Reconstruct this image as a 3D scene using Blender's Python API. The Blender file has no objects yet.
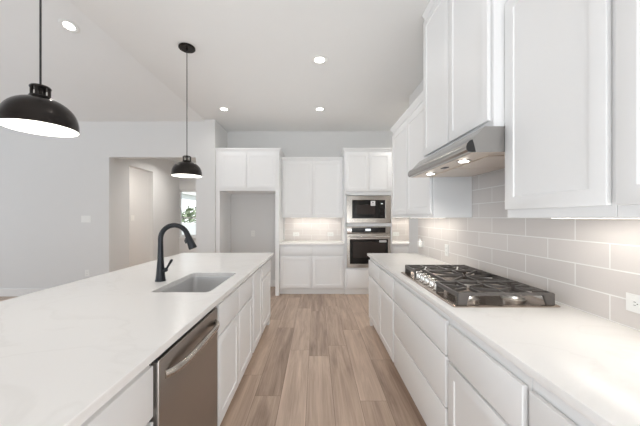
import bpy, bmesh, math, random
from mathutils import Vector, Matrix
random.seed(4)
S = bpy.context.scene
C = S.collection
PI = math.pi
EYE = 1.372

# ---------------------------------------------------------------- camera
cd = bpy.data.cameras.new('camera')
cam = bpy.data.objects.new('camera', cd); C.objects.link(cam)
cam.location = (0, 0, EYE); cam.rotation_euler = (PI/2, 0, 0)
cd.sensor_width = 36; cd.lens = 16.0
cd.shift_x = 4/640; cd.shift_y = 4.5/640
cd.clip_start = 0.02
S.camera = cam

# ---------------------------------------------------------------- world, daylight, exposure
W = bpy.data.worlds.new('world'); S.world = W; W.use_nodes = True
bgn = W.node_tree.nodes['Background']
bgn.inputs[0].default_value = (0.86, 0.93, 1.0, 1); bgn.inputs[1].default_value = 1.2

def area(name, loc, rot, sx, sy, power, col=(1, 1, 1), spread=PI):
    l = bpy.data.lights.new(name, 'AREA'); l.shape = 'RECTANGLE'; l.size = sx; l.size_y = sy
    l.energy = power; l.color = col; l.spread = spread
    o = bpy.data.objects.new(name, l); C.objects.link(o); o.location = loc; o.rotation_euler = rot
    return o
sl = bpy.data.lights.new('sun', 'SUN'); sl.energy = 5; sl.angle = 0.02
so_ = bpy.data.objects.new('sun', sl); C.objects.link(so_); so_.rotation_euler = (math.radians(12), math.radians(42), 0)
# daylight through the big openings behind the camera and in the living room wall
area('daylight_rear', (-1.2, -4.3, 1.0), (PI/2, 0, 0), 7.5, 1.9, 66, (0.95, 0.98, 1.0))
# added fill lights: one low behind the camera, others aimed up like bounced flash
area('aisle_fill', (0.05, -1.9, 0.75), (PI/2, 0, 0), 2.4, 1.3, 58, (0.90, 0.95, 1.0))  # unseen fill, added to brighten the lower cabinet fronts
area('bounce_fill', (-0.35, 2.0, 2.35), (PI, 0, 0), 2.2, 5.6, 8.5, (0.93, 0.97, 1.0))
area('bounce_fill_left', (-4.2, 1.5, 2.0), (PI, 0, 0), 3.0, 4.0, 10, (0.78, 0.90, 1.0))
area('daylight_left', (-7.3, 0.6, 1.7), (PI/2, 0, -PI/2), 6.5, 2.6, 55, (0.82, 0.91, 1.0))
S.view_settings.view_transform = 'Standard'; S.view_settings.look = 'None'
S.view_settings.gamma = 1; S.view_settings.use_curve_mapping = False
S.view_settings.exposure = 0.03
S.cycles.use_denoising = True
S.cycles.max_bounces = 12; S.cycles.diffuse_bounces = 9; S.cycles.glossy_bounces = 8; S.cycles.use_adaptive_sampling = False
S.cycles.caustics_reflective = False; S.cycles.caustics_refractive = False
S.cycles.sample_clamp_indirect = 4

# ---------------------------------------------------------------- materials
def srgb(r, g, b):
    f = lambda c: (c/255/12.92) if c/255 <= 0.04045 else ((c/255+0.055)/1.055)**2.4
    return (f(r), f(g), f(b), 1)

class N:
    def __init__(s, name):
        s.m = bpy.data.materials.new(name); s.m.use_nodes = True
        s.t = s.m.node_tree; s.b = s.t.nodes['Principled BSDF']
    def n(s, kind, **kw):
        x = s.t.nodes.new(kind)
        for k, v in kw.items():
            if k.startswith('i_'):
                key = k[2:]; key = int(key) if key.isdigit() else key.replace('_', ' ')
                x.inputs[key].default_value = v
            else: setattr(x, k, v)
        return x
    def l(s, a, b): s.t.links.new(a, b)
    def math(s, op, a, b=None, c=None):
        x = s.n('ShaderNodeMath', operation=op)
        for i, v in enumerate((a, b, c)):
            if v is None: continue
            if isinstance(v, (int, float)): x.inputs[i].default_value = v
            else: s.l(v, x.inputs[i])
        return x.outputs[0]
    def bump(s, h, strength, dist=0.01):
        x = s.n('ShaderNodeBump'); x.inputs['Strength'].default_value = strength; x.inputs['Distance'].default_value = dist
        s.l(h, x.inputs['Height']); s.l(x.outputs[0], s.b.inputs['Normal'])

def plain(name, col, rough=0.5, metal=0, noise=0.0, scale=6, bump=0, bscale=200, coat=0):
    k = N(name)
    k.b.inputs['Roughness'].default_value = rough; k.b.inputs['Metallic'].default_value = metal
    if coat: k.b.inputs['Coat Weight'].default_value = coat
    tc = k.n('ShaderNodeTexCoord')
    nz = k.n('ShaderNodeTexNoise', i_Scale=scale, i_Detail=3.0)
    k.l(tc.outputs['Object'], nz.inputs['Vector'])
    mx = k.n('ShaderNodeMix', data_type='RGBA')
    mx.inputs['A'].default_value = tuple(c*(1-noise) for c in col[:3])+(1,)
    mx.inputs['B'].default_value = tuple(min(1, c*(1+noise)) for c in col[:3])+(1,)
    k.l(nz.outputs[0], mx.inputs['Factor']); k.l(mx.outputs['Result'], k.b.inputs['Base Color'])
    if bump:
        n2 = k.n('ShaderNodeTexNoise', i_Scale=bscale, i_Detail=2.0); k.l(tc.outputs['Object'], n2.inputs['Vector'])
        k.bump(n2.outputs[0], bump, 0.002)
    return k.m

def emit(name, col, st):
    k = N(name); k.b.inputs['Base Color'].default_value = (0.9, 0.9, 0.9, 1)
    k.b.inputs['Emission Color'].default_value = tuple(col)+(1,); k.b.inputs['Emission Strength'].default_value = st
    return k.m

M = {}
M['wall'] = plain('wall_paint', (0.73, 0.73, 0.725, 1), 0.85, noise=0.01, bump=0.08, bscale=120)
M['ceil'] = plain('ceiling_paint', (0.80, 0.80, 0.79, 1), 0.9, noise=0.01, bump=0.08, bscale=90)
M['cab'] = plain('cabinet_paint', (0.85, 0.855, 0.855, 1), 0.42, noise=0.006)
M['rail_grey'] = plain('window_rail_grey', (0.5, 0.5, 0.49, 1), 0.6)  # plain mid grey, used on the hall window rail
M['trim'] = plain('trim_paint', (0.82, 0.82, 0.81, 1), 0.4, noise=0.005)
M['black'] = plain('black_satin_metal', (0.020, 0.016, 0.014, 1), 0.24, 0.6)
M['faucet'] = plain('matte_black_metal', (0.012, 0.014, 0.018, 1), 0.36, 0.3)
M['iron'] = plain('cast_iron', (0.115, 0.105, 0.098, 1), 0.45, 0.2, noise=0.15, scale=60, bump=0.2, bscale=400)
M['plastic_b'] = plain('black_plastic', (0.015, 0.015, 0.016, 1), 0.3)
M['glass_b'] = plain('black_oven_glass', (0.006, 0.005, 0.0045, 1), 0.10)
M['glass_w'] = plain('smoked_window_glass', (0.03, 0.022, 0.019, 1), 0.16)
M['white_pl'] = plain('white_plastic', (0.84, 0.84, 0.82, 1), 0.35)
M['slot'] = plain('socket_slot', (0.12, 0.12, 0.12, 1), 0.5)
M['paper'] = plain('paper_sticker', (0.8, 0.8, 0.8, 1), 0.7)
M['text'] = plain('sticker_print', (0.25, 0.25, 0.25, 1), 0.7)
M['chrome'] = plain('bright_metal', (0.75, 0.73, 0.70, 1), 0.18, 1.0)
M['burner'] = plain('burner_aluminium', (0.72, 0.68, 0.63, 1), 0.28, 1.0)
M['lamp'] = emit('downlight_glow', (1.0, 0.97, 0.92), 9)
M['bulb'] = emit('bulb_glow', (1.0, 0.96, 0.90), 7)
M['led'] = emit('led_strip_glow', (1.0, 0.95, 0.86), 5)
M['disp'] = emit('display_digits', (0.75, 0.85, 0.9), 0.7)
M['lining'] = plain('white_enamel', (0.88, 0.88, 0.86, 1), 0.5)
M['leaf'] = plain('shrub_leaf', (0.20, 0.25, 0.15, 1), 0.6, noise=0.5, scale=9)
M['grass'] = plain('lawn', (0.33, 0.35, 0.27, 1), 0.9, noise=0.3, scale=20)
M['siding'] = plain('painted_siding', (0.85, 0.86, 0.87, 1), 0.8, noise=0.03)
M['road'] = plain('concrete_drive', (0.5, 0.5, 0.49, 1), 0.9, noise=0.06)

def steel(name, col, rough, axis):
    k = N(name); k.b.inputs['Metallic'].default_value = 1.0
    tc = k.n('ShaderNodeTexCoord'); mp = k.n('ShaderNodeMapping')
    sc = [260, 260, 260]; sc[axis] = 2.5
    mp.inputs['Scale'].default_value = sc
    k.l(tc.outputs['Object'], mp.inputs['Vector'])
    nz = k.n('ShaderNodeTexNoise', i_Scale=1.0, i_Detail=2.0); k.l(mp.outputs[0], nz.inputs['Vector'])
    mr = k.n('ShaderNodeMapRange'); mr.inputs['To Min'].default_value = rough*0.75; mr.inputs['To Max'].default_value = rough*1.25
    k.l(nz.outputs[0], mr.inputs['Value']); k.l(mr.outputs[0], k.b.inputs['Roughness'])
    mx = k.n('ShaderNodeMix', data_type='RGBA'); mx.inputs['A'].default_value = tuple(c*.88 for c in col[:3])+(1,); mx.inputs['B'].default_value = col
    k.l(nz.outputs[0], mx.inputs['Factor']); k.l(mx.outputs['Result'], k.b.inputs['Base Color'])
    k.bump(nz.outputs[0], 0.05, 0.001)
    return k.m
M['steel'] = steel('brushed_steel', (0.52, 0.48, 0.435, 1), 0.24, 0)
M['dwsteel'] = steel('slate_brushed_steel', (0.42, 0.385, 0.355, 1), 0.34, 0)
M['hood'] = steel('hood_steel', (0.47, 0.455, 0.44, 1), 0.22, 1)
M['hoodpan'] = steel('hood_underside_lit_steel', (0.80, 0.71, 0.63, 1), 0.38, 1)  # brighter and warmer than the hood: reflected light put into the colour
M['sink'] = steel('sink_steel', (0.80, 0.80, 0.80, 1), 0.40, 1)
M['sink'].node_tree.nodes['Principled BSDF'].inputs['Metallic'].default_value = 0.85
M['tray'] = steel('cooktop_steel', (0.56, 0.47, 0.40, 1), 0.22, 0)

def quartz():
    k = N('white_quartz'); k.b.inputs['Roughness'].default_value = 0.24
    tc = k.n('ShaderNodeTexCoord')
    w = k.n('ShaderNodeTexNoise', i_Scale=1.6, i_Detail=6.0, i_Distortion=1.3); k.l(tc.outputs['Object'], w.inputs['Vector'])
    d = k.math('ABSOLUTE', k.math('SUBTRACT', w.outputs[0], 0.5))
    v = k.math('SUBTRACT', 1.0, k.math('MINIMUM', k.math('MULTIPLY', d, 40), 1.0))
    n2 = k.n('ShaderNodeTexNoise', i_Scale=3.0, i_Detail=2.0); k.l(tc.outputs['Object'], n2.inputs['Vector'])
    v = k.math('MULTIPLY', v, k.math('MULTIPLY', n2.outputs[0], 0.28))
    n3 = k.n('ShaderNodeTexNoise', i_Scale=160.0, i_Detail=1.0); k.l(tc.outputs['Object'], n3.inputs['Vector'])
    v = k.math('ADD', v, k.math('MULTIPLY', n3.outputs[0], 0.05))
    mx = k.n('ShaderNodeMix', data_type='RGBA'); mx.inputs['A'].default_value = (0.875, 0.865, 0.85, 1); mx.inputs['B'].default_value = (0.66, 0.64, 0.61, 1)
    k.l(v, mx.inputs['Factor']); k.l(mx.outputs['Result'], k.b.inputs['Base Color'])
    return k.m
M['quartz'] = quartz()

def tile(name, axis, origin):
    """glazed tiles 0.34 x 0.114 m in running bond, pale grout; axis is the run of the wall"""
    k = N(name)
    tc = k.n('ShaderNodeTexCoord'); sp = k.n('ShaderNodeSeparateXYZ'); k.l(tc.outputs['Object'], sp.inputs[0])
    u = k.math('SUBTRACT', sp.outputs[axis], origin); v = k.math('SUBTRACT', sp.outputs[2], 0.914)
    cb = k.n('ShaderNodeCombineXYZ'); k.l(u, cb.inputs[0]); k.l(v, cb.inputs[1])
    br = k.n('ShaderNodeTexBrick', offset=0.5, offset_frequency=2)
    br.inputs['Color1'].default_value = (0.66, 0.62, 0.595, 1); br.inputs['Color2'].default_value = (0.71, 0.67, 0.645, 1)
    br.inputs['Mortar'].default_value = (0.86, 0.85, 0.83, 1)
    br.inputs['Scale'].default_value = 1; br.inputs['Mortar Size'].default_value = 0.0032
    br.inputs['Mortar Smooth'].default_value = 0.15; br.inputs['Bias'].default_value = 0
    br.inputs['Brick Width'].default_value = 0.34; br.inputs['Row Height'].default_value = 0.114
    k.l(cb.outputs[0], br.inputs['Vector']); k.l(br.outputs['Color'], k.b.inputs['Base Color'])
    r = k.math('ADD', k.math('MULTIPLY', br.outputs['Fac'], 0.3), 0.36); k.l(r, k.b.inputs['Roughness'])
    nz = k.n('ShaderNodeTexNoise', i_Scale=9.0, i_Detail=1.0); k.l(tc.outputs['Object'], nz.inputs['Vector'])
    h = k.math('ADD', k.math('MULTIPLY', br.outputs['Fac'], -1.0), k.math('MULTIPLY', nz.outputs[0], 0.35))
    k.bump(h, 0.35, 0.002)
    return k.m
M['tile_y'] = tile('backsplash_tile_side', 1, 1.438)
M['tile_x'] = tile('backsplash_tile_back', 0, -0.60)

def planks():
    k = N('oak_plank_floor')
    tc = k.n('ShaderNodeTexCoord'); sp = k.n('ShaderNodeSeparateXYZ'); k.l(tc.outputs['Object'], sp.inputs[0])
    PW, PL = 0.20, 1.35
    u = k.math('DIVIDE', k.math('ADD', sp.outputs[0], 0.07), PW); row = k.math('FLOOR', u); fu = k.math('FRACT', u)
    w1 = k.n('ShaderNodeTexWhiteNoise', noise_dimensions='1D'); k.l(row, w1.inputs['W'])
    v = k.math('ADD', k.math('DIVIDE', sp.outputs[1], PL), k.math('MULTIPLY', w1.outputs['Value'], 5.0))
    col = k.math('FLOOR', v); fv = k.math('FRACT', v)
    cb = k.n('ShaderNodeCombineXYZ'); k.l(row, cb.inputs[0]); k.l(col, cb.inputs[1])
    w2 = k.n('ShaderNodeTexWhiteNoise', noise_dimensions='2D'); k.l(cb.outputs[0], w2.inputs['Vector'])
    # grain, shifted for every plank
    cg = k.n('ShaderNodeCombineXYZ')
    k.l(k.math('ADD', k.math('MULTIPLY', sp.outputs[0], 15.0), k.math('MULTIPLY', w2.outputs['Value'], 60.0)), cg.inputs[0])
    k.l(k.math('MULTIPLY', sp.outputs[1], 1.3), cg.inputs[1]); k.l(k.math('MULTIPLY', w2.outputs['Value'], 30.0), cg.inputs[2])
    g = k.n('ShaderNodeTexNoise', i_Scale=1.0, i_Detail=5.0, i_Roughness=0.62, i_Distortion=0.6); k.l(cg.outputs[0], g.inputs['Vector'])
    g2v = k.n('ShaderNodeVectorMath', operation='MULTIPLY'); g2v.inputs[1].default_value = (7, 1.4, 1); k.l(cg.outputs[0], g2v.inputs[0])
    g2 = k.n('ShaderNodeTexNoise', i_Scale=1.0, i_Detail=3.0); k.l(g2v.outputs[0], g2.inputs['Vector'])
    t = k.math('ADD', k.math('MULTIPLY', w2.outputs['Value'], 0.30), k.math('MULTIPLY', g.outputs[0], 1.05))
    t = k.math('ADD', t, k.math('MULTIPLY', g2.outputs[0], 0.35)); t = k.math('SUBTRACT', t, 0.36)
    cr = k.n('ShaderNodeValToRGB'); e = cr.color_ramp.elements
    e[0].position = 0.12; e[0].color = srgb(128, 107, 93); e[1].position = 0.85; e[1].color = srgb(212, 190, 172)
    x = e.new(0.45); x.color = srgb(176, 154, 137)
    k.l(t, cr.inputs[0])
    su = k.math('LESS_THAN', k.math('MINIMUM', fu, k.math('SUBTRACT', 1.0, fu)), 0.010)
    sv = k.math('LESS_THAN', k.math('MINIMUM', fv, k.math('SUBTRACT', 1.0, fv)), 0.0014)
    seam = k.math('MAXIMUM', su, sv)
    mx = k.n('ShaderNodeMix', data_type='RGBA'); mx.inputs['B'].default_value = srgb(92, 72, 56)
    k.l(k.math('MULTIPLY', seam, 0.6), mx.inputs['Factor']); k.l(cr.outputs[0], mx.inputs['A']); k.l(mx.outputs['Result'], k.b.inputs['Base Color'])
    k.b.inputs['Roughness'].default_value = 0.42
    k.bump(k.math('SUBTRACT', k.math('MULTIPLY', g2.outputs[0], 0.3), seam), 0.25, 0.002)
    return k.m
M['floor'] = planks()
def pane_glass():
    k = N('clear_glass'); k.b.inputs['Transmission Weight'].default_value = 1; k.b.inputs['Roughness'].default_value = 0
    k.b.inputs['IOR'].default_value = 1.05; k.b.inputs['Base Color'].default_value = (1, 1, 1, 1)
    return k.m
M['pane'] = pane_glass()

# ---------------------------------------------------------------- mesh helpers
def box(bm, x0, x1, y0, y1, z0, z1, bev=0.0, seg=2):
    r = bmesh.ops.create_cube(bm, size=1)
    vs = r['verts']
    for v in vs:
        v.co = Vector((x0+(v.co.x+.5)*(x1-x0), y0+(v.co.y+.5)*(y1-y0), z0+(v.co.z+.5)*(z1-z0)))
    if bev:
        es = list({e for v in vs for e in v.link_edges})
        bmesh.ops.bevel(bm, geom=es, offset=bev, segments=seg, affect='EDGES', profile=0.5)
    return bm

def B(*a, **k): return box(bmesh.new(), *a, **k)

def loft(bm, loops, close=False, cap0=True, cap1=True):
    L = [[bm.verts.new(p) for p in lp] for lp in loops]
    n = len(L[0])
    rng = range(len(L)) if close else range(len(L)-1)
    for i in rng:
        a, b = L[i], L[(i+1) % len(L)]
        for j in range(n):
            k = (j+1) % n
            bm.faces.new((a[j], a[k], b[k], b[j]))
    if not close:
        if cap0: bm.faces.new(L[0][::-1])
        if cap1: bm.faces.new(L[-1])
    return bm

def rect(x0, x1, y0, y1, z): return [(x0, y0, z), (x1, y0, z), (x1, y1, z), (x0, y1, z)]

def tube(bm, pts, rad, seg=16, cap=True):
    pts = [Vector(p) for p in pts]
    if not hasattr(rad, '__len__'): rad = [rad]*len(pts)
    loops = []; up = None
    for i, p in enumerate(pts):
        a = pts[max(i-1, 0)]; b = pts[min(i+1, len(pts)-1)]
        t = (b-a).normalized()
        if up is None:
            up = t.orthogonal().normalized()
        else:
            up = (up - t*up.dot(t)).normalized()
        s = t.cross(up)
        loops.append([p + (up*math.cos(2*PI*k/seg)+s*math.sin(2*PI*k/seg))*rad[i] for k in range(seg)])
    return loft(bm, loops, cap0=cap, cap1=cap)

def lathe(bm, prof, seg=32, c=(0, 0, 0), cap0=False, cap1=False):
    loops = [[(c[0]+r*math.cos(2*PI*k/seg), c[1]+r*math.sin(2*PI*k/seg), c[2]+z) for k in range(seg)] for r, z in prof]
    return loft(bm, loops, cap0=cap0, cap1=cap1)

def rrect(x0, x1, y0, y1, r, z, n=5):
    out = []
    for cx, cy, a0 in ((x1-r, y0+r, -PI/2), (x1-r, y1-r, 0), (x0+r, y1-r, PI/2), (x0+r, y0+r, PI)):
        for i in range(n+1):
            a = a0+i*(PI/2)/n
            out.append((cx+r*math.cos(a), cy+r*math.sin(a), z))
    return out

def obj(name, bm, mat, parent=None, smooth=False, angle=35):
    bmesh.ops.recalc_face_normals(bm, faces=bm.faces)
    me = bpy.data.meshes.new(name); bm.to_mesh(me); bm.free()
    me.materials.append(M[mat] if isinstance(mat, str) else mat)
    o = bpy.data.objects.new(name, me); C.objects.link(o)
    if smooth:
        me.shade_smooth()
        if angle < 180:
            try: me.set_sharp_from_angle(angle=math.radians(angle))
            except Exception: pass
    if parent: o.parent = parent
    return o

def thing(name, label, cat, loc=(0, 0, 0), rz=0, group=None):
    o = bpy.data.objects.new(name, None); C.objects.link(o)
    o.empty_display_size = 0.1
    o.location = loc; o.rotation_euler = (0, 0, rz); o['label'] = label; o['category'] = cat
    if group: o['group'] = group
    return o

def tag(o, label, cat, group=None):
    o['label'] = label; o['category'] = cat
    if group: o['group'] = group
    return o

def struct(name, bm, mat, **k):
    o = obj(name, bm, mat, **k); o['kind'] = 'structure'
    return o

def dup(root, loc, label, rz=None):
    r = root.copy(); C.objects.link(r); r.location = loc; r['label'] = label
    if rz is not None: r.rotation_euler = (0, 0, rz)
    for ch in list(root.children):
        c = ch.copy(); C.objects.link(c); c.parent = r
        for g in list(ch.children):
            d = g.copy(); C.objects.link(d); d.parent = c
    return r

# ================================================================= THE ROOM
CZ = 3.08                     # flat kitchen ceiling
WX = 1.32                     # face of the right-hand wall
BY = 5.65                     # face of the kitchen's back wall
LY = 4.95                     # face of the living-room wall with the doorway
CX = -1.945                   # edge of the flat ceiling
struct('floor', B(-8.2, 3.0, -4.7, 7.7, -0.1, 0), 'floor')
struct('ceiling', B(CX, 3.0, -4.7, 5.8, CZ, CZ+0.1), 'ceil')
# living-room ceiling rises from the doorway wall towards the viewer
bm = bmesh.new(); ry = 0.3; rz_ = CZ-0.04+0.25*(LY-ry)
prof = [(LY+0.12, CZ-0.07), (LY+0.12, CZ+0.1), (ry, rz_+0.13), (-4.7, rz_+0.13), (-4.7, rz_), (ry, rz_)]
loft(bm, [[(x, y, z) for y, z in prof] for x in (-8.2, CX-0.001)])
struct('ceiling_slope', bm, 'ceil')
struct('wall_gable', B(CX, CX+0.12, -4.7, 4.9, CZ+0.101, rz_+0.13), 'wall')
# right wall beside the cooktop
struct('wall_right', B(WX, WX+0.13, -4.58, 4.03, 0, CZ), 'wall')
struct('wall_pantry', B(2.5, 2.62, 4.03, BY, 0, CZ), 'wall')
struct('wall_passage', B(WX+0.131, 2.62, 3.91, 4.029, 0, CZ), 'wall')
struct('wall_back', B(-1.90, 2.62, BY, BY+0.13, 0, CZ), 'wall')
# living-room wall with the doorway and the return to the refrigerator niche
DX0, DX1, DH = -3.60, -2.09, 2.42
bm = bmesh.new()
pts = [(-8.2, 0), (DX0, 0), (DX0, DH), (DX1, DH), (DX1, 0), (-1.758, 0), (-1.758, CZ-0.001), (-8.2, CZ-0.001)]
loft(bm, [[(x, y, z) for x, z in pts] for y in (LY, LY+0.13)])
struct('wall_left', bm, 'wall')
struct('wall_niche', B(-1.90, -1.758, LY+0.131, BY-0.001, 0, CZ-0.001), 'wall')
# hallway behind the doorway
HX = -3.66
bm = bmesh.new()
pts = [(LY+0.131, 0), (5.58, 0), (5.58, 2.40), (6.39, 2.40), (6.39, 0), (7.6, 0), (7.6, 2.8), (LY+0.131, 2.8)]
loft(bm, [[(x, y, z) for y, z in pts] for x in (HX-0.12, HX)])
struct('wall_hall', bm, 'wall')
struct('wall_bedroom', B(-6.0, HX-0.121, 6.39, 6.50, 0, 2.8), 'wall')
struct('wall_bedroom_side', B(-6.12, -6.0, LY+0.131, 6.50, 0, 2.8), 'wall')
struct('wall_hall_right', B(-2.0, -1.901, LY+0.131, 7.6, 0, 2.8), 'wall')
struct('ceiling_hall', B(-6.12, -1.901, LY+0.131, 7.72, 2.801, 2.9), 'ceil')
bm = bmesh.new()
wx0, wx1, wz0, wz1 = -3.659, -2.75, 0.85, 2.11
for a in ((-3.78, wx0, 0, 2.8), (wx1, -1.901, 0, 2.8), (wx0, wx1, 0, wz0), (wx0, wx1, wz1, 2.8)):
    box(bm, a[0], a[1], 7.601, 7.72, a[2], a[3])
struct('wall_far', bm, 'wall')
w = struct('window_1', B(wx0+0.025, wx1-0.04, 7.655, 7.661, wz0+0.04, wz1-0.04), 'pane')
bm = bmesh.new()
for a in ((wx0+.001, wx0+.025, wz0+.001, wz1-.001), (wx1-.04, wx1-.001, wz0+.001, wz1-.001), (wx0+.04, wx1-.04, wz0+.001, wz0+.05), (wx0+.04, wx1-.04, wz1-.05, wz1-.001)):
    box(bm, a[0], a[1], 7.63, 7.70, a[2], a[3], 0.003)
obj('window_frame', bm, 'trim', w)
obj('window_rail', B(wx0+.04, wx1-.04, 7.625, 7.654, 1.345, 1.385, 0.003), 'rail_grey', w)
obj('window_sill', B(wx0-.03+.035, wx1+.03, 7.56, 7.60, wz0-0.035, wz0-0.002, 0.004), 'trim', w)
# window wall of the living room and the wall behind the viewer, with large glazed openings
bm = bmesh.new()
for a in ((-4.7, -3.2, 0, 4.4), (4.0, LY, 0, 4.4), (-3.2, 4.0, 0, 0.3), (-3.2, 4.0, 3.0, 4.4)):
    box(bm, -8.2, -8.05, a[0], a[1], a[2], a[3])
struct('wall_living', bm, 'wall')
bm = bmesh.new()
for a in ((-8.04, -5.2, 0, 4.4), (1.2, 3.0, 0, 4.4), (-5.2, 1.2, 2.8, 4.4), (-5.2, 1.2, 0, 0.1)):
    box(bm, a[0], a[1], -4.85, -4.71, a[2], a[3])
struct('wall_rear', bm, 'wall')
# skirting
def base(name, x0, x1, y0, y1):
    bm = bmesh.new(); box(bm, x0, x1, y0, y1, 0, 0.135, 0.004); struct(name, bm, 'trim')
base('baseboard_left', -8.0, DX0, LY-0.016, LY-0.001)
base('baseboard_left_end', DX1, -1.758, LY-0.016, LY-0.001)
base('baseboard_hall', HX+0.001, HX+0.016, 6.40, 7.59)
base('baseboard_passage', WX-0.016, WX-0.001, 3.66, 4.03)
base('baseboard_niche', -1.60, -0.72, BY-0.016, BY-0.001)
# glazed tile on the kitchen walls
struct('trim_backsplash_side', B(WX-0.010, WX-0.001, -4.5, 3.655, 0.905, 1.838), 'tile_y')
struct('trim_backsplash_back', B(-0.62, 0.500, BY-0.010, BY-0.001, 0.905, 1.395), 'tile_x')
struct('trim_backsplash_corner', B(1.352, 2.49, BY-0.010, BY-0.001, 0.905, 1.395), 'tile_x')

# ---------------------------------------------------------------- outside the hall window
struct('ground', B(-14, 8, 7.8, 26, -0.45, -0.35), 'grass')
struct('ground_drive', B(-10, -4.9, 11, 19, -0.349, -0.33), 'road')
t = thing('neighbour_house', 'pale blue grey house seen through the hallway window', 'house', (-13.6, 20, -0.35))
obj('wall', B(-4, 4, 0, 4, 0, 3.4), 'siding', t)
bm = bmesh.new(); loft(bm, [[(x, -0.4, 3.4), (x, 4.4, 3.4), (x, 2, 5.2)] for x in (-4.3, 4.3)]); obj('roof', bm, 'road', t)
obj('window', B(-1, 0.2, -0.05, -0.001, 1.2, 2.6), 'glass_w', t)
tag(obj('garden_wall', B(-9.5, -2.5, 11.2, 11.4, -0.33, 1.16, 0.01), 'siding'), 'low white garden wall outside the hallway window', 'garden wall')
def shrub(loc, s, label):
    bm = bmesh.new(); rr = random.Random(int(loc[0]*100))
    for i in range(420):
        a = rr.uniform(0, 2*PI); b = math.acos(rr.uniform(-0.6, 1)); r = s*rr.uniform(0.75, 1.05)
        p = Vector((r*math.sin(b)*math.cos(a), r*math.sin(b)*math.sin(a), s*0.9+r*1.15*math.cos(b)))
        n = Vector((rr.uniform(-1, 1), rr.uniform(-1, 1), rr.uniform(-1, 1))).normalized(); q = n.orthogonal().normalized()*0.11*s; r2 = n.cross(q)*0.6
        v = [bm.verts.new(p+q), bm.verts.new(p+r2), bm.verts.new(p-q), bm.verts.new(p-r2)]; bm.faces.new(v)
    bm2 = bmesh.new(); tube(bm2, [(0, 0, 0), (0.02, 0, s*0.7), (0, 0.02, s*1.2)], [0.05, 0.04, 0.02], 8)
    t = thing('shrub', label, 'shrub', loc, 0, 'shrubs outside the hall window')
    obj('foliage', bm, 'leaf', t); obj('stem', bm2, 'iron', t)
shrub((-5.6, 13.6, -0.33), 1.10, 'larger green leafy shrub outside the hallway window')
shrub((-7.4, 16.0, -0.33), 1.0, 'smaller green shrub farther off behind the hallway window')

# ================================================================= CABINETS
def shaker(bm, x0, x1, z0, z1, y0=-0.0225, y1=-0.0030, rail=0.060, rec=0.0055):
    box(bm, x0, x1, y0, y1, z0, z1, 0.0022, 2)
    bm.faces.ensure_lookup_table()
    f = min((f for f in bm.faces if f.normal.y < -0.99 or abs(f.calc_center_median().y-y0) < 1e-5), key=lambda f: -f.calc_area())
    bmesh.ops.inset_region(bm, faces=[f], thickness=rail-0.0022, depth=0, use_even_offset=True)
    bmesh.ops.inset_region(bm, faces=[f], thickness=0.003, depth=0, use_even_offset=True)
    for v in f.verts: v.co.y += rec
    return bm

def crown(bm, x0, x1, yb, z, h=0.062, out=0.035, left=True, right=True, yf=-0.001):
    l = out if left else 0; r = out if right else 0
    loft(bm, [rect(x0, x1, yf, yb, z), rect(x0-l*.25, x1+r*.25, yf-out*.25, yb, z+0.004), rect(x0-l*.25, x1+r*.25, yf-out*.25, yb, z+h*.25),
              rect(x0-l, x1+r, yf-out, yb, z+h*.75), rect(x0-l, x1+r, yf-out, yb, z+h)])

def cabinet(name, label, loc, rz, wd, dp, z0, z1, fronts, toe=True, hollow=False, group=None, crn=None, cat='cabinet', endpanel=None):
    t = thing(name, label, cat, loc, rz, group)
    e = 0.0006
    if hollow:
        bm = bmesh.new()
        box(bm, e, 0.018, 0, dp, z0, z1); box(bm, wd-0.018, wd-e, 0, dp, z0, z1)
        box(bm, 0.018, wd-0.018, 0, dp, z0, z0+0.018); box(bm, 0.018, wd-0.018, dp-0.012, dp, z0+0.018, z1)
        box(bm, 0.018, wd-0.018, 0, 0.02, z1-0.06, z1); box(bm, wd/2-0.02, wd/2+0.02, 0, 0.02, z0+0.018, z1-0.06)
        box(bm, 0.018, 0.05, 0, 0.02, z0+0.018, z1-0.06); box(bm, wd-0.05, wd-0.018, 0, 0.02, z0+0.018, z1-0.06)
        box(bm, 0.018, wd-0.018, 0, 0.02, 0.63, 0.67)
    else:
        bm = B(e, wd-e, 0, dp, z0, z1, 0.001, 1)
    obj('body', bm, 'cab', t)
    if toe: obj('toe_kick', B(e, wd-e, 0.07, dp-0.02, 0, z0-0.0005), 'cab', t)
    for kind, x0, x1, a, b in fronts:
        if kind == 'door': obj('door', shaker(bmesh.new(), x0, x1, a, b), 'cab', t, True, 30)
        else: obj('drawer', B(x0, x1, -0.0225, -0.0030, a, b, 0.003, 3), 'cab', t, True, 30)
    if crn:
        bm = bmesh.new(); crown(bm, 0, wd, dp, z1+0.0005, **crn); obj('crown_moulding', bm, 'cab', t, False)
    return t

RF = 0.690   # right run face frames; local x runs from the far end towards the viewer
R = -PI/2; I = PI/2
SD, GB = 0.615, 'cabinets under the cooktop worktop'
ZT = 0.883
def pair(w_, z0=0.115, z1=0.645, dz0=0.662, dz1=0.838, m=0.022, g=0.007):
    c = w_/2
    return [('drawer', m, c-g/2, dz0, dz1), ('drawer', c+g/2, w_-m, dz0, dz1), ('door', m, c-g/2, z0, z1), ('door', c+g/2, w_-m, z0, z1)]
y = 3.63
t = cabinet('base_cabinet', 'white base cabinet with two drawers and two doors at the far end beyond the cooktop', (RF, y, 0), R, 1.185, SD, 0.10, ZT, pair(1.185), group=GB)
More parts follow.
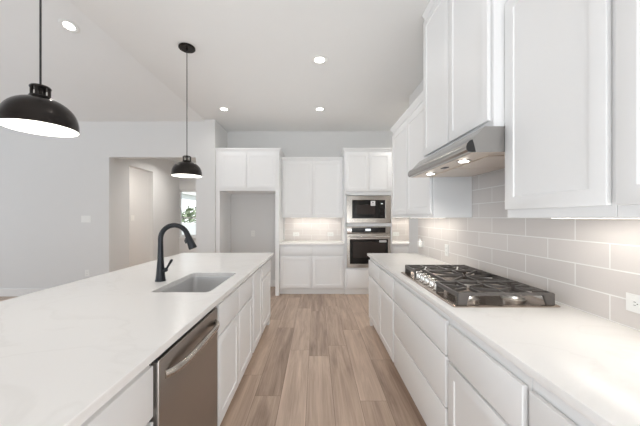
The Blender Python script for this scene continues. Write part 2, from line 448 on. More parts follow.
# skirting round the exposed far end
obj('end_skirting', B(-0.012, -0.0005, 0.03, 0.60, 0, 0.09, 0.003), 'trim', t)
obj('corner_foot', B(-0.012, 0.035, -0.004, 0.028, 0, 0.0985, 0.004), 'trim', t)
wd = 0.988
cabinet('drawer_cabinet', 'white three-drawer base cabinet directly under the gas cooktop', (RF, 2.444, 0), R, wd, SD, 0.10, ZT,
        [('drawer', .012, wd-.012, .662, .838), ('drawer', .012, wd-.012, .392, .652), ('drawer', .012, wd-.012, .115, .382)], group=GB, cat='drawer cabinet')
wd = 0.548
cabinet('base_cabinet', 'white base cabinet with one drawer over one door, right of the wide drawers', (RF, 1.455, 0), R, wd, SD, 0.10, ZT,
        [('drawer', .014, wd-.014, .655, .828), ('door', .014, wd-.014, .115, .640)], group=GB)
wd = 0.9
cabinet('base_cabinet', 'white base cabinet cut off by the bottom right edge of the photo', (RF, 0.906, 0), R, wd, SD, 0.10, ZT, pair(wd, dz0=.655, dz1=.828, z1=.64, m=.014), group=GB)

# island, fronts facing the aisle; local x runs away from the viewer
IF = -0.602; GI = 'cabinets in the kitchen island'
wd = 1.5
cabinet('base_cabinet', 'white island cabinet nearest the camera, left of the dishwasher', (IF, -0.472, 0), I, wd, 0.6, 0.10, ZT, pair(wd, dz1=.845, m=.014), group=GI)
wd = 0.95
x0, c, x1 = .035, .478, .93
cabinet('sink_cabinet', 'white island sink cabinet with two false drawer fronts over two doors beside the dishwasher', (IF, 1.665, 0), I, wd, 0.6, 0.10, ZT,
        [('drawer', x0, c-.005, .664, .845), ('drawer', c+.005, x1, .664, .845), ('door', x0, c-.005, .115, .650), ('door', c+.005, x1, .115, .650)], hollow=True, group=GI)
wd = 0.44
cabinet('base_cabinet', 'narrow white island cabinet with one full-height door', (IF, 2.617, 0), I, wd, 0.6, 0.10, ZT, [('door', .02, wd-.015, .115, .845)], group=GI)
wd = 0.60
t = cabinet('base_cabinet', 'white island cabinet at the far end with a drawer over a door', (IF, 3.059, 0), I, wd, 0.6, 0.10, ZT, [('drawer', .02, wd-.03, .70, .845), ('door', .02, wd-.03, .115, .685)], group=GI)
obj('end_skirting', B(wd+.0005, wd+.014, 0.03, 0.59, 0, 0.09, 0.003), 'trim', t)
obj('corner_foot', B(wd-.035, wd+.014, -0.004, 0.028, 0, 0.0985, 0.004), 'trim', t)
t = thing('island_panel', 'white panelled back of the island under the overhanging worktop', 'panel', (-1.2035, -0.472, 0), I)
obj('panel', B(0.0, 4.131, 0, 0.20, 0, ZT, 0.002), 'cab', t)
obj('skirting', B(0.0, 4.131, 0.2005, 0.214, 0, 0.12, 0.003), 'trim', t)

# back wall: refrigerator surround, uppers and base, oven tower, corner run
FY = 4.985
t = thing('refrigerator_cabinet', 'tall white surround with two doors over the empty refrigerator space', 'cabinet', (-1.755, FY, 0))
fw = 1.108
obj('side_panel', B(0, 0.066, 0, 0.655, 0, 1.8385, 0.001), 'cab', t)
obj('side_panel', B(fw-0.066, fw, 0, 0.655, 0, 1.8385, 0.001), 'cab', t)
obj('body', B(0, fw, 0, 0.655, 1.839, 2.52, 0.001), 'cab', t)
for a, b in ((.072, .535), (.545, 1.055)):
    obj('door', shaker(bmesh.new(), a-.0, b, 1.885, 2.505), 'cab', t, True, 30)
bm = bmesh.new(); crown(bm, 0, fw, 0.655, 2.5205, 0.065, 0.03, left=False); obj('crown_moulding', bm, 'cab', t)

UW = 1.148
cabinet('wall_cabinet', 'white two-door wall cabinet between the refrigerator space and the ovens', (-0.644, 5.32, 0), 0, UW, 0.328, EYE, 2.44,
        [('door', .03, UW/2-.003, 1.388, 2.425), ('door', UW/2+.003, UW-.03, 1.388, 2.425)], toe=False, crn=dict(h=.06, out=.025, left=False, right=False), group='wall cabinets on the back wall')
cabinet('base_cabinet', 'white back-wall base cabinet with two drawers over two doors, left of the ovens', (-0.644, 5.075, 0), 0, UW, 0.57, 0.10, ZT,
        pair(UW, dz0=.70, dz1=.852, z1=.678, m=.012), group='base cabinets on the back wall')
struct('baseboard_back', B(-0.644, 0.503, 5.10, 5.144, 0, 0.092, 0.006), 'trim')
# oven tower built from panels so that the appliances sit in it
TX, TY, TW = 0.506, 5.05, 0.844
t = thing('oven_cabinet', 'tall white cabinet housing the microwave and wall oven', 'cabinet', (TX, TY, 0))
obj('side_panel', B(0, 0.020, 0, 0.59, 0.10, 2.54, 0.001), 'cab', t)
obj('side_panel', B(TW-0.020, TW, 0, 0.59, 0.10, 2.54, 0.001), 'cab', t)
bm = bmesh.new()
box(bm, .0205, TW-.0205, 0, .59, 1.765, 2.54, .001); box(bm, .0205, TW-.0205, 0, .59, 1.2145, 1.2745, .001); box(bm, .0205, TW-.0205, 0, .59, .10, .484, .001)
box(bm, .0205, .042, 0, .03, .47, 1.79); box(bm, TW-.03, TW-.0205, 0, .03, .47, 1.79); box(bm, .0205, TW-.0205, .575, .59, .47, 1.79)
obj('body', bm, 'cab', t)
for a, b in ((.03, .427), (.433, TW-.03)):
    obj('door', shaker(bmesh.new(), a, b, 1.835, 2.515), 'cab', t, True, 30)
obj('drawer', B(.03, TW-.03, -.0205, -.0008, .125, .455, .004, 3), 'cab', t, True, 30)
obj('toe_kick', B(0, TW, .03, .5, 0, .0995, 0.003), 'trim', t)
bm = bmesh.new(); crown(bm, 0, TW, 0.59, 2.5405, 0.065, 0.03, left=True, right=False); obj('crown_moulding', bm, 'cab', t)
CW = 1.13
cabinet('wall_cabinet', 'white wall cabinet right of the ovens, glimpsed in the passage corner', (1.354, 5.32, 0), 0, CW, 0.328, EYE, 2.44,
        [('door', .02, CW/2-.003, 1.388, 2.425), ('door', CW/2+.003, CW-.02, 1.388, 2.425)], toe=False, crn=dict(h=.06, out=.025, left=False, right=False), group='wall cabinets on the back wall')
cabinet('base_cabinet', 'white base cabinet right of the ovens, mostly behind the cooktop worktop', (1.354, 5.075, 0), 0, CW, 0.57, 0.10, ZT,
        pair(CW, dz0=.70, dz1=.852, z1=.678, m=.012), group='base cabinets on the back wall')

# right wall uppers, and the taller, deeper pair over the hood
GU = 'wall cabinets along the cooktop wall'
UF = 0.985; UD = WX-0.011-UF
wd = 1.235
cabinet('wall_cabinet', 'white two-door wall cabinet beyond the range hood', (UF, 3.62, 0), R, wd, UD, EYE, 2.44,
        [('door', .02, .595, 1.405, 2.405), ('door', .605, wd-.02, 1.405, 2.405)], toe=False, crn=dict(h=.065, out=.03, left=True, right=False), group=GU)
wd = 0.92
cabinet('hood_cabinet', 'tall white two-door cabinet above the steel range hood', (0.914, 2.383, 0), R, wd, WX-0.011-0.914, 1.838, 3.02,
        [('door', .018, .455, 1.877, 2.985), ('door', .463, wd-.018, 1.877, 2.985)], toe=False, crn=dict(h=.058, out=.016), group=GU)
wd = 0.530
t = cabinet('wall_cabinet', 'large white single-door wall cabinet at right, nearest side of the range hood', (UF, 1.461, 0), R, wd, UD, EYE, 2.48,
        [('door', .010, wd-.013, 1.412, 2.462)], toe=False, crn=dict(h=.065, out=.03, left=True, right=False), group=GU)
wd = 0.9
cabinet('wall_cabinet', 'white wall cabinet cut off by the right edge of the photo', (UF, 0.930, 0), R, wd, UD, EYE, 2.48,
        [('door', .016, wd/2-.003, 1.412, 2.462), ('door', wd/2+.003, wd-.016, 1.412, 2.462)], toe=False, crn=dict(h=.065, out=.03, left=False, right=False), group=GU)

# ================================================================= WORKTOPS
tag(obj('worktop', B(0.656, WX-0.0105, -0.6, 3.655, 0.884, 0.914, 0.003, 2), 'quartz', smooth=True), 'white quartz worktop carrying the gas cooktop along the right wall', 'worktop')
tag(obj('worktop', B(-0.6465, 0.5045, 5.045, BY-0.0105, 0.884, 0.914, 0.003, 2), 'quartz', smooth=True), 'short white worktop on the back wall, left of the ovens', 'worktop')
tag(obj('worktop', B(1.352, 2.49, 5.045, BY-0.0105, 0.884, 0.914, 0.003, 2), 'quartz', smooth=True), 'white worktop right of the ovens in the passage corner', 'worktop')
# island top with the sink cut-out
SX0, SX1, SY0, SY1 = -1.02, -0.655, 1.74, 2.36
X0, X1, Y0, Y1 = -1.725, -0.553, -0.6, 3.70
bm = bmesh.new(); n = 5; sr = 0.035
inner = rrect(SX0, SX1, SY0, SY1, sr, 0, n)       # starts bottom-right corner, ccw
outer = [(X1, Y0), (X1, Y1), (X0, Y1), (X0, Y0)]
b_ = 0.003
def ring(z, off): return [(X1-off, Y0+off, z), (X1-off, Y1-off, z), (X0+off, Y1-off, z), (X0+off, Y0+off, z)]
rings = [ring(.884, 0), ring(.911, 0), ring(.914, b_)]
VR = [[bm.verts.new(p) for p in r] for r in rings]
for a, b in zip(VR, VR[1:]):
    for j in range(4): bm.faces.new((a[j], a[(j+1) % 4], b[(j+1) % 4], b[j]))
it = [bm.verts.new((p[0], p[1], .914)) for p in inner]; ib = [bm.verts.new((p[0], p[1], .884)) for p in inner]
m = len(inner)
for j in range(m): bm.faces.new((it[j], it[(j+1) % m], ib[(j+1) % m], ib[j]))
mid = n//2+1
for vs, O in ((it, VR[2]), (ib, VR[0])):
    for q in range(4):
        # outer edge q -> q+1 with the inner side between corner q and corner q+1
        a = q*(n+1)+mid; b = ((q+1) % 4)*(n+1)+mid
        idx = []; k = a
        while True:
            idx.append(k % m)
            if k % m == b % m: break
            k += 1
        bm.faces.new([O[q], O[(q+1) % 4]]+[vs[i] for i in reversed(idx)])
tag(obj('worktop', bm, 'quartz'), 'long white quartz island worktop with the sink cut into it', 'worktop')

# ================================================================= SINK AND FAUCET
t = thing('kitchen_sink', 'rectangular undermount stainless steel sink in the island', 'sink', ((SX0+SX1)/2, (SY0+SY1)/2, 0.70))
hx, hy = (SX1-SX0)/2, (SY1-SY0)/2
bm = bmesh.new()
L = []
for off, z, r in ((-0.012, -.004, .034), (0.0, .010, .034), (0.0, .160, .040), (0.02, .178, .05), (0.02, .183, .05), (-0.004, .183, .036), (-0.005, .178, .034), (-0.008, .030, .03), (-0.018, .008, .03), (-.045, .003, .03)):
    L.append(rrect(-hx-off, hx+off, -hy-off, hy+off, r, z, 5))
loft(bm, L)
obj('basin', bm, 'sink', t)
bm = bmesh.new(); lathe(bm, [(.001, .0045), (.018, .0045), (.03, .007), (.045, .010), (.048, .008), (.048, .0055)], 28, (-0.02, 0.1, 0), cap0=True); obj('drain', bm, 'chrome', t, True)

t = thing('kitchen_faucet', 'matte black gooseneck pull-down faucet on the island', 'faucet', (-1.123, 2.055, 0.914), 0.0)
bm = bmesh.new()
lathe(bm, [(.001, 0), (.036, 0), (.037, .003), (.034, .010), (.030, .04), (.0255, .10), (.0205, .16), (.0185, .22), (.017, .28)], 28, cap0=True)
ra, cz = 0.100, .302
pts = [(0, 0, .278)]+[(ra-ra*math.cos(a), 0, cz+ra*math.sin(a)) for a in [PI*k/24 for k in range(0, 21)]]
tube(bm, pts, [.0172]*len(pts), 20)
obj('spout', bm, 'faucet', t, True, 50)
a = PI*20/24
p0 = Vector((ra-ra*math.cos(a), 0, cz+ra*math.sin(a))); d = Vector((math.sin(a), 0, math.cos(a))).normalized(); d = Vector((0.38, 0, -0.92)).normalized()
bm = bmesh.new(); tube(bm, [p0-d*.002, p0+d*.02, p0+d*.05, p0+d*.09, p0+d*.122, p0+d*.128], [.0178, .0188, .021, .0255, .029, .0265], 22)
sh = obj('spray_head', bm, 'faucet', t, True, 50)
q = p0+d*.06
bm = bmesh.new(); tube(bm, [q+Vector((-.024, -.004, .012)), q+Vector((-.028, -.004, -.006)), q+Vector((-.022, -.004, -.026))], [.006, .009, .006], 10); obj('spray_button', bm, 'plastic_b', sh, True)
bm = bmesh.new()
tube(bm, [(.012, 0, .075), (.040, 0, .082), (.046, 0, .084)], [.017, .016, .013], 18)
tube(bm, [(.042, 0, .086), (.055, -.004, .105), (.083, -.010, .148), (.088, -.011, .155)], [.0075, .0075, .0095, .008], 14)
obj('lever', bm, 'faucet', t, True, 50)

# ================================================================= DISHWASHER
t = thing('dishwasher', 'stainless steel dishwasher with bowed bar handle in the island', 'dishwasher', (IF, 1.032, 0), I)
wd = 0.628
obj('tub', B(.004, wd-.004, 0.003, .56, .10, .868), 'plastic_b', t)
obj('door', B(.004, wd-.006, -.030, 0.0, .115, .850, .004, 3), 'dwsteel', t, True, 30)
obj('latch', B(-.001, .0035, -.028, -.002, .845, .868, .001), 'plastic_b', t)
obj('toe_panel', B(.004, wd-.004, .055, .075, 0, .0995), 'plastic_b', t)
obj('gap_strip', B(.004, wd-.006, -.020, .0, .8505, .872, .001), 'plastic_b', t)  # shade of the gap above the door, put in as a black strip
bm = bmesh.new()
pts = []
for k in range(25):
    s = k/24; x = .045+s*(wd-.085); bow = 1-(2*s-1)**4
    pts.append((x, -.030-.042*bow**.8, .778+.004*math.sin(PI*s)))
tube(bm, pts, [.013]*25, 14)
for v in bm.verts: v.co.z = .778+(v.co.z-.778)*1.25
obj('handle', bm, 'steel', t, True, 60)

# ================================================================= COOKTOP
t = thing('gas_cooktop', 'five-burner stainless steel gas cooktop with black cast-iron grates', 'cooktop', (0.70, 1.446, 0.9145))
cw, cl = 0.55, 0.915
bm = bmesh.new()
loft(bm, [rrect(0, cw, 0, cl, .012, 0), rrect(0, cw, 0, cl, .012, .005), rrect(.006, cw-.006, .006, cl-.006, .010, .008), rrect(.022, cw-.022, .022, cl-.022, .01, .0085), rrect(.03, cw-.03, .03, cl-.03, .01, .006)])
obj('tray', bm, 'tray', t, True, 30)
def burner(x, yv, r):
    bm = bmesh.new(); lathe(bm, [(r*1.45, .0065), (r*1.4, .010), (r*1.05, .013), (r*1.0, .024), (r*.9, .026), (.001, .026)], 28, (x, yv, 0), cap1=True)
    b = obj('burner', bm, 'burner', t, True, 40)
    bm = bmesh.new(); lathe(bm, [(.001, .0265), (r*.84, .0265), (r*.88, .030), (r*.84, .035), (r*.4, .037), (.001, .037)], 28, (x, yv, 0), cap0=True, cap1=True)
    obj('burner_cap', bm, 'iron', b, True, 40)
    bm = bmesh.new(); tube(bm, [(x-r*1.15, yv+.01, .012), (x-r*1.15, yv+.01, .030)], .004, 8); obj('igniter', bm, 'white_pl', b, True)
gr = [(.018, .290), (.295, .655), (.660, .897)]
for x, yv, r in ((.155, .150, .036), (.405, .150, .042), (.300, .4625, .056), (.155, .765, .042), (.405, .765, .036)):
    burner(x, yv, r)
ZG = .069
def grate(y0, y1, x0, x1, mid=False):
    bm = bmesh.new(); w, h = .012, .016
    zt, zb = ZG, ZG-h
    # end bars running across, with spread feet at both ends
    for yy in (y0, y1-w):
        prof = [(x0, .0075), (x0+.042, .0075), (x0+.058, zb+.002), (x1-.058, zb+.002), (x1-.042, .0075), (x1, .0075), (x1, zt-.006), (x1-.006, zt), (x0+.006, zt), (x0, zt-.006)]
        loft(bm, [[(px, q_, pz) for px, pz in prof] for q_ in (yy, yy+w)])
    box(bm, x0, x0+w, y0+w, y1-w, zb-.010, zt-.002, .002, 1); box(bm, x1-w, x1, y0+w, y1-w, zb-.010, zt-.002, .002, 1)
    ym = (y0+y1)/2; xm = (x0+x1)/2
    if not mid:
        box(bm, xm-w/2, xm+w/2, y0+w, y1-w, zb, zt-.001, .002, 1)
        cs = [(.155, ym), (.405, ym)]
    else: cs = [(.300, ym)]
    for cx, cy in cs:
        for k in range(8 if mid else 6):
            a = PI*2*k/(8 if mid else 6)+ (0 if mid else PI/6)
            dx, dy = math.cos(a), math.sin(a)
            r0 = .022
            lim = []
            if abs(dx) > 1e-3: lim.append(((x1-w if not (not mid and cx < xm) else xm) - cx)/dx if dx > 0 else ((x0+w if not (not mid and cx > xm) else xm)-cx)/dx)
            if abs(dy) > 1e-3: lim.append((y1-w-cy)/dy if dy > 0 else (y0+w-cy)/dy)
            r1 = min(lim)+.004
            nx, ny = -dy*.005, dx*.005
            lp = []
            for rr in (r0, r1):
                px, py = cx+dx*rr, cy+dy*rr
                lp.append([(px+nx, py+ny, zb+.001), (px-nx, py-ny, zb+.001), (px-nx, py-ny, zt), (px+nx, py+ny, zt)])
            loft(bm, lp)
    for k in range(1, 6 if mid else 5):                       # rear fingers that show as teeth along the back bar
        yy = y0+(y1-y0)*k/(6 if mid else 5)
        box(bm, x1-.075, x1-w, yy-.005, yy+.005, zb+.001, zt, .001, 1)
    obj('grate', bm, 'iron', t)
grate(gr[0][0], gr[0][1], .033, .530)
grate(gr[1][0], gr[1][1], .105, .530, True)
grate(gr[2][0], gr[2][1], .033, .530)
for k in range(5):
    yy = .485+(k-2)*.080; x = .060
    bm = bmesh.new(); lathe(bm, [(.029, .0085), (.029, .013), (.024, .016), (.0235, .044), (.021, .049), (.001, .049)], 24, (x, yy, 0), cap0=True, cap1=True)
    kb = obj('knob', bm, 'chrome', t, True, 40)
    obj('knob_grip', B(x-.024, x+.024, yy-.0055, yy+.0055, .0485, .062, .002, 2), 'chrome', kb, True)

# ================================================================= RANGE HOOD
t = thing('range_hood', 'slim stainless steel under-cabinet range hood above the cooktop', 'range hood', (0, 0, EYE))
hy0, hy1 = 1.452, 2.372
bm = bmesh.new()
prof = [(.862, .4655), (.797, .398), (.783, .392), (.772, .380), (.766, .362), (.768, .346), (.778, .336), (.80, .333), (1.308, .343), (1.308, .4655)]
loft(bm, [[(x, yv, z) for x, z in prof] for yv in (hy0, hy1)])
obj('canopy', bm, 'hood', t, True, 30)
bm = bmesh.new()
cap = [(.797, .398), (.783, .392), (.772, .380), (.766, .362), (.768, .346), (.778, .336), (.800, .3345), (.815, .3348), (.806, .372)]
loft(bm, [[(x, yv, z) for x, z in cap] for yv in (hy0-.003, hy0-.0005)]); obj('end_cap', bm, 'plastic_b', t)
bm = bmesh.new(); loft(bm, [[(x, yv, z) for x, z in cap] for yv in (hy1+.0005, hy1+.003)]); obj('end_cap', bm, 'plastic_b', t)
bm = bmesh.new(); loft(bm, [[(.800, yv, .3315), (1.300, yv, .3412), (1.300, yv, .3425), (.800, yv, .3328)] for yv in (hy0+.004, hy1-.004)]); obj('underside_panel', bm, 'hoodpan', t)  # thin sheet carrying the reflected light painted into its steel
for a, b in ((1.53, 1.905), (1.915, 2.29)):
    bm = bmesh.new(); loft(bm, [[(.925, yv, .3285), (1.27, yv, .335), (1.27, yv, .341), (.925, yv, .3345)] for yv in (a, b)]); obj('grease_filter', bm, 'hoodpan', t)
for yv in (1.66, 2.14):
    bm = bmesh.new(); lathe(bm, [(.040, 0), (.040, -.004), (.030, -.006), (.001, -.006)], 24, (.862, yv, .3325), cap0=True, cap1=True)
    rg = obj('lamp_ring', bm, 'chrome', t, True, 40)
    bm = bmesh.new(); lathe(bm, [(.027, -.0065), (.027, -.0085), (.001, -.0085)], 20, (.862, yv, .3325), cap0=True, cap1=True)
    obj('lamp_lens', bm, 'lamp', rg)
    l = bpy.data.lights.new('hood_lamp', 'SPOT'); l.energy = 5; l.spot_size = 2.2; l.spot_blend = .6; l.color = (1, .93, .84); l.shadow_soft_size = .03
    lo = bpy.data.objects.new('hood_lamp', l); C.objects.link(lo); lo.location = (.862, yv, .322); lo.parent = t
bm = bmesh.new(); box(bm, .845, .875, 1.87, 1.93, .3285, .333, .001, 1); obj('control_buttons', bm, 'plastic_b', t)

# ================================================================= MICROWAVE AND OVEN
t = thing('microwave_oven', 'built-in microwave with stainless frame above the wall oven', 'microwave', (TX+.036, TY, 0))
mw = .784; z0, z1 = 1.276, 1.757
bm = bmesh.new()
a0, a1, b0, b1 = .100, .683, 1.358, 1.680
fr = [(0, mw, z0, z1), (a0, a1, b0, b1)]
def frame(bm, o, i_, yf, yb):
    O = [(o[0], o[2]), (o[1], o[2]), (o[1], o[3]), (o[0], o[3])]; Q = [(i_[0], i_[2]), (i_[1], i_[2]), (i_[1], i_[3]), (i_[0], i_[3])]
    loops = []
    for j in range(4):
        ox, oz = O[j]; qx, qz = Q[j]; sx = .004 if ox < qx else -.004; sz = .004 if oz < qz else -.004
        loops.append([(ox, yb, oz), (ox, yf+.004, oz), (ox+sx, yf, oz+sz), (qx-sx, yf, qz-sz), (qx, yf+.004, qz), (qx, yb, qz)])
    loft(bm, loops, close=True)
frame(bm, fr[0], fr[1], -.024, -.001)
obj('trim_frame', bm, 'steel', t, True, 30)
d = obj('door', B(a0+.001, a1-.118, -.020, -.002, b0+.001, b1-.001, .002), 'glass_b', t)
obj('window', B(a0+.075, a1-.185, -.0212, -.0202, b0+.07, b1-.085), 'glass_w', d)
obj('door_grip', B(a0+.010, a0+.022, -.024, -.0202, b0+.03, b1-.03, .0015), 'plastic_b', d)
p = obj('control_panel', B(a1-.116, a1-.001, -.020, -.002, b0+.001, b1-.001, .002), 'glass_b', t)
obj('display', B(a1-.075, a1-.045, -.0212, -.0202, b1-.070, b1-.055), 'disp', p)
for i in range(4):
    for j in range(3): obj('key', B(a1-.092+j*.026, a1-.076+j*.026, -.021, -.0202, b0+.04+i*.035, b0+.055+i*.035), 'glass_w', p)
obj('sticker', B(.425, .505, -.0225, -.0215, 1.580, 1.664), 'paper', t)
bm = bmesh.new(); box(bm, .438, .492, -.0232, -.0226, 1.60, 1.604); box(bm, .438, .492, -.0232, -.0226, 1.612, 1.616); box(bm, .45, .48, -.0232, -.0226, 1.628, 1.648)
obj('sticker_print', bm, 'text', t)
obj('case', B(.015, mw-.03, .001, .45, z0+.012, z1+.003), 'plastic_b', t)

t = thing('wall_oven', 'stainless steel electric wall oven with bar handle beneath the microwave', 'oven', (TX+.040, TY, 0))
ow = .772; z0, z1 = .486, 1.213
obj('case', B(.02, ow-.03, .001, .5, z0+.01, z1-.005), 'plastic_b', t)
p = obj('control_panel', B(0, ow, -.024, -.001, 1.085, z1, .004), 'steel', t, True, 30)
q = obj('display_glass', B(.085, ow-.090, -.0262, -.0242, 1.103, 1.195, .0008), 'glass_b', p)
obj('display', B(.325, .420, -.0274, -.0264, 1.135, 1.172), 'disp', q)
bm = bmesh.new(); frame(bm, (0, ow, z0, 1.080), (.055, ow-.045, .552, .985), -.030, -.001)
d = obj('door', bm, 'steel', t, True, 30)
g = obj('door_glass', B(.056, ow-.046, -.026, -.002, .553, .984, .002), 'glass_b', t)
obj('door_window', B(.10, ow-.09, -.0272, -.0262, .66, .94), 'glass_w', g)
obj('sticker', B(ow-.20, ow-.075, -.0285, -.0275, .935, .968), 'paper', g)
bm = bmesh.new(); 
for k in range(6): box(bm, ow-.192+k*.018, ow-.180+k*.018, -.0292, -.0286, .945, .958)
obj('sticker_print', bm, 'text', g)
bm = bmesh.new(); tube(bm, [(.03, -.068, 1.035), (ow-.03, -.068, 1.035)], .0125, 16)
for x in (.075, ow-.075): tube(bm, [(x, -.030, 1.035), (x, -.066, 1.035)], .009, 12)
obj('handle', bm, 'chrome', t, True, 50)

# ================================================================= PENDANTS
def pendant(loc, label):
    rim, dome, yk = EYE+.420, EYE+.560, EYE+.618
    t = thing('pendant_lamp', label, 'pendant lamp', loc, 0, 'black dome pendants over the island')
    zb = lambda h: h-CZ
    bm = bmesh.new(); lathe(bm, [(.001, 0), (.076, 0), (.079, -.003), (.079, -.016), (.074, -.021), (.001, -.023)], 32, (0, 0, -.0005), cap0=True, cap1=True)
    tube(bm, [(0, 0, -.022), (0, 0, -.038)], [.012, .008], 12)
    obj('canopy', bm, 'black', t, True, 40)
    bm = bmesh.new(); tube(bm, [(0, 0, -.038), (0, 0, zb(yk)+.002)], .0042, 8); obj('cord', bm, 'plastic_b', t, True)
    # dome shell: outside black, white lining
    hgt = dome-rim; Rr = .142
    P = []
    for k in range(15):
        a = PI/2*k/14
        P.append((max(.03, Rr*math.sin(a)**.92), zb(rim)+hgt*math.cos(a)**.80))
    P.append((Rr+.001, zb(rim)-.004))
    bm = bmesh.new(); lathe(bm, P, 48, cap0=True); obj('shade', bm, 'black', t, True, 180)
    bm = bmesh.new(); lathe(bm, [(max(.028, r-.003), z-.003 if r < Rr-.01 else z) for r, z in P[:-1]]+[(Rr-.002, zb(rim)-.0038)], 48, cap0=True); obj('shade_lining', bm, 'lining', t, True, 180)
    # yoke: cap, ring and four struts
    bm = bmesh.new()
    z0, z1 = zb(dome)-.002, zb(yk)
    lathe(bm, [(.001, z0), (.040, z0), (.042, z0+.004), (.040, z0+.010), (.001, z0+.010)], 28, cap0=True, cap1=True)
    lathe(bm, [(.001, z1-.014), (.038, z1-.014), (.040, z1-.010), (.036, z1-.004), (.012, z1), (.001, z1+.010)], 28, cap0=True, cap1=True)
    lathe(bm, [(.001, z0+.008), (.008, z0+.008), (.008, z1-.012), (.001, z1-.012)], 20, cap0=True, cap1=True)
    for k in range(4):
        a = k*PI/2+.35; tube(bm, [(.033*math.cos(a), .033*math.sin(a), z0+.006), (.033*math.cos(a), .033*math.sin(a), z1-.010)], .0065, 8)
    obj('socket_yoke', bm, 'black', t, True, 40)
    bm = bmesh.new(); zc = zb(rim)+.070
    lathe(bm, [(.001, .034), (.018, .034), (.022, .022), (.034, .004), (.036, -.008), (.030, -.024), (.015, -.035), (.001, -.037)], 24, (0, 0, zc), cap0=True, cap1=True)
    obj('bulb', bm, 'bulb', t, True, 60)
    l = bpy.data.lights.new('pendant_light', 'POINT'); l.energy = 3; l.color = (1, .95, .88); l.shadow_soft_size = .035
    lo = bpy.data.objects.new('pendant_light', l); C.objects.link(lo); lo.parent = t; lo.location = (0, 0, zb(rim)+.015)
    return t
p1 = pendant((-1.293, 1.335, CZ), 'black dome pendant lamp nearest the camera, at the left edge')
dup(p1, (-1.293, 2.85, CZ), 'black dome pendant lamp farther off, hanging above the faucet')

# ================================================================= DOWNLIGHTS
def downlight(loc, label, power=4, tilt=0, col=(1, .965, .92), grp='recessed ceiling downlights'):
    t = thing('recessed_downlight', label, 'ceiling light', loc, 0, grp)
    t.rotation_euler = (tilt, 0, 0)
    bm = bmesh.new(); lathe(bm, [(.052, -.001), (.090, -.001), (.094, -.004), (.090, -.008), (.062, -.006), (.052, -.003)], 36)
    obj('trim_ring', bm, 'white_pl', t, True, 50)
    bm = bmesh.new(); lathe(bm, [(.001, -.0035), (.054, -.0035), (.054, -.001), (.001, -.001)], 32, cap0=True, cap1=True); obj('lens', bm, 'lamp', t)
    l = bpy.data.lights.new('downlight_lamp', 'AREA'); l.shape = 'DISK'; l.size = .10; l.energy = power; l.color = col; l.spread = 2.6
    lo = bpy.data.objects.new('downlight_lamp', l); C.objects.link(lo); lo.parent = t; lo.location = (0, 0, -.012)
    return t
downlight((.04, 3.08, CZ), 'round ceiling downlight over the aisle, nearer of the two in line')
downlight((.06, 4.48, CZ), 'round ceiling downlight over the aisle, in front of the ovens', 2.5)
downlight((-1.45, 4.48, CZ), 'round ceiling downlight in front of the refrigerator space', 2.2)
downlight((-2.73, 3.145, CZ-.04+.25*(LY-3.145)), 'round downlight in the sloped ceiling at upper left', tilt=-math.atan(.25))
downlight((.04, 1.0, CZ), 'round ceiling downlight out of view above the camera', 1.5)
downlight((-2.9, 6.3, 2.80), 'unseen downlight added to light the hallway behind the doorway', 15)  # out-of-view fixture added so the hallway looks lit
downlight((-4.7, 5.75, 2.80), 'unseen downlight added to light the side room off the hallway', 20, col=(1, .93, .86))  # out-of-view fixture added to give the side room warm light
downlight((1.9, 4.7, CZ), 'round ceiling downlight in the passage right of the ovens', 14)

# ================================================================= UNDER-CABINET LIGHTS
def ledbar(label, x0, x1, y0, y1, power):
    z = EYE-.001
    cx, cy = (x0+x1)/2, (y0+y1)/2
    t = thing('under_cabinet_light', label, 'under-cabinet light', (cx, cy, z), 0, 'light bars under the wall cabinets')
    sx, sy = x1-x0, y1-y0
    obj('housing', B(-sx/2, sx/2, -sy/2, sy/2, -.0025, 0, .0005), 'white_pl', t)
    obj('diffuser', B(-sx/2+.004, sx/2-.004, -sy/2+.004, sy/2-.004, -.0035, -.0027), 'led', t)
    l = bpy.data.lights.new('bar_lamp', 'AREA'); l.shape = 'RECTANGLE'; l.size = sx*.9; l.size_y = sy*.9; l.energy = power; l.color = (1, .94, .84)
    lo = bpy.data.objects.new('bar_lamp', l); C.objects.link(lo); lo.parent = t; lo.location = (0, 0, -.005)
ledbar('light bar under the wall cabinet beyond the range hood', 1.15, 1.185, 2.60, 3.50, 1.2)
ledbar('light bar under the nearest wall cabinets at right', 1.15, 1.185, .15, 1.40, 1.5)
ledbar('light bar under the back-wall cabinet left of the ovens', -.50, .38, 5.46, 5.495, 1.3)
ledbar('light bar under the wall cabinet right of the ovens', 1.42, 2.3, 5.46, 5.495, 1.1)

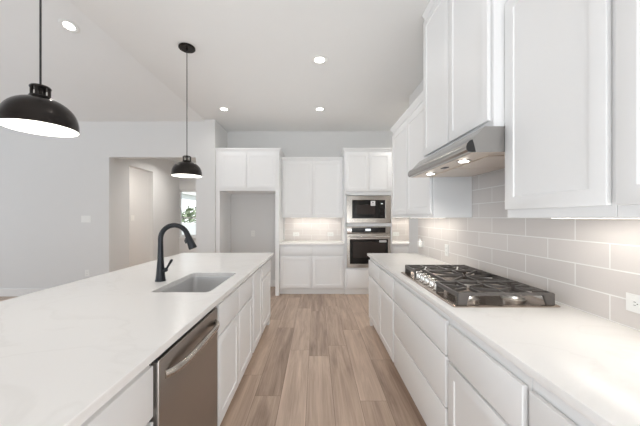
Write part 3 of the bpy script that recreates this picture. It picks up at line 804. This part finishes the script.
# ================================================================= OUTLETS AND SWITCHES
def plate(name, label, cat, loc, rz, w_, h_, kind, grp=None):
    """plate facing local -y"""
    t = thing(name, label, cat, loc, rz, grp)
    obj('cover_plate', B(-w_/2, w_/2, -.006, -.0005, -h_/2, h_/2, .002), 'white_pl', t)
    if kind == 'outlet_h' or kind == 'outlet_v':
        for s in (-1, 1):
            ox, oz = (s*.021, 0) if kind == 'outlet_h' else (0, s*.021)
            a, b = (.0155, .015)
            so = obj('socket', B(ox-a, ox+a, -.0085, -.0062, oz-b, oz+b, .0015), 'white_pl', t)
            bm = bmesh.new()
            if kind == 'outlet_h':
                box(bm, ox-.005, ox+.004, -.009, -.0086, -.0075, -.0055); box(bm, ox-.005, ox+.004, -.009, -.0086, .0055, .0075); box(bm, ox+.007, ox+.011, -.009, -.0086, -.002, .002)
            else:
                box(bm, -.0075, -.0055, -.009, -.0086, oz-.004, oz+.005); box(bm, .0055, .0075, -.009, -.0086, oz-.004, oz+.005); box(bm, -.002, .002, -.009, -.0086, oz-.011, oz-.007)
            obj('slots', bm, 'slot', so)
    else:
        n_ = kind
        for i in range(n_):
            cx = (i-(n_-1)/2)*.046
            bm = bmesh.new(); box(bm, cx-.0165, cx+.0165, -.009, -.0062, -.033, .033, .0015); obj('rocker', bm, 'white_pl', t)
    return t
GO = 'wall outlets'
WR = WX-.0101
plate('wall_outlet', 'white wall outlet in the tile at the right edge of the photo', 'outlet', (WR, 1.140, 1.020), R, .116, .074, 'outlet_h', GO)
plate('wall_outlet', 'upright white outlet in the tile beyond the cooktop', 'outlet', (WR, 2.845, 1.045), R, .074, .116, 'outlet_v', GO)
t = plate('wall_outlet', 'white outlet at the far end of the cooktop tile, behind a plug-in unit', 'outlet', (WR, 3.50, 1.045), R, .116, .074, 'outlet_h', GO)
t = thing('plug_in_unit', 'small white plug-in unit in the farthest outlet of the cooktop wall', 'plug-in unit', (WR, 3.50, 1.045), R)
obj('case', B(-.035, .035, -.052, -.0093, -.036, .036, .006, 3), 'white_pl', t, True, 40)
bm = bmesh.new(); lathe(bm, [(.014, 0), (.014, .02), (.010, .030), (.001, .032)], 16, (-.005, -.030, .0355), cap0=True, cap1=True); obj('nozzle', bm, 'white_pl', t, True, 50)
plate('wall_outlet', 'left of two white outlets in the back-wall tile', 'outlet', (-.395, BY-.0101, 1.040), 0, .122, .078, 'outlet_h', GO)
plate('wall_outlet', 'right of two white outlets in the back-wall tile', 'outlet', (.285, BY-.0101, 1.040), 0, .122, .078, 'outlet_h', GO)
plate('wall_outlet', 'white outlet in the tile just right of the ovens', 'outlet', (1.585, BY-.0101, 1.045), 0, .122, .078, 'outlet_h', GO)
plate('wall_outlet', 'white outlet inside the empty refrigerator space', 'outlet', (-1.25, BY-.0005, 1.055), 0, .074, .116, 'outlet_v', GO)
plate('wall_outlet', 'low white outlet on the grey wall beneath the light switches', 'outlet', (-3.98, LY-.0005, .405), 0, .074, .116, 'outlet_v', GO)
plate('light_switch', 'white three-rocker light switch on the grey wall left of the doorway', 'light switch', (-4.0, LY-.0005, 1.345), 0, .165, .118, 3)
plate('light_switch', 'small white light switch seen through the inner hallway opening', 'light switch', (-4.12, 6.3895, 1.36), 0, .074, .118, 1)
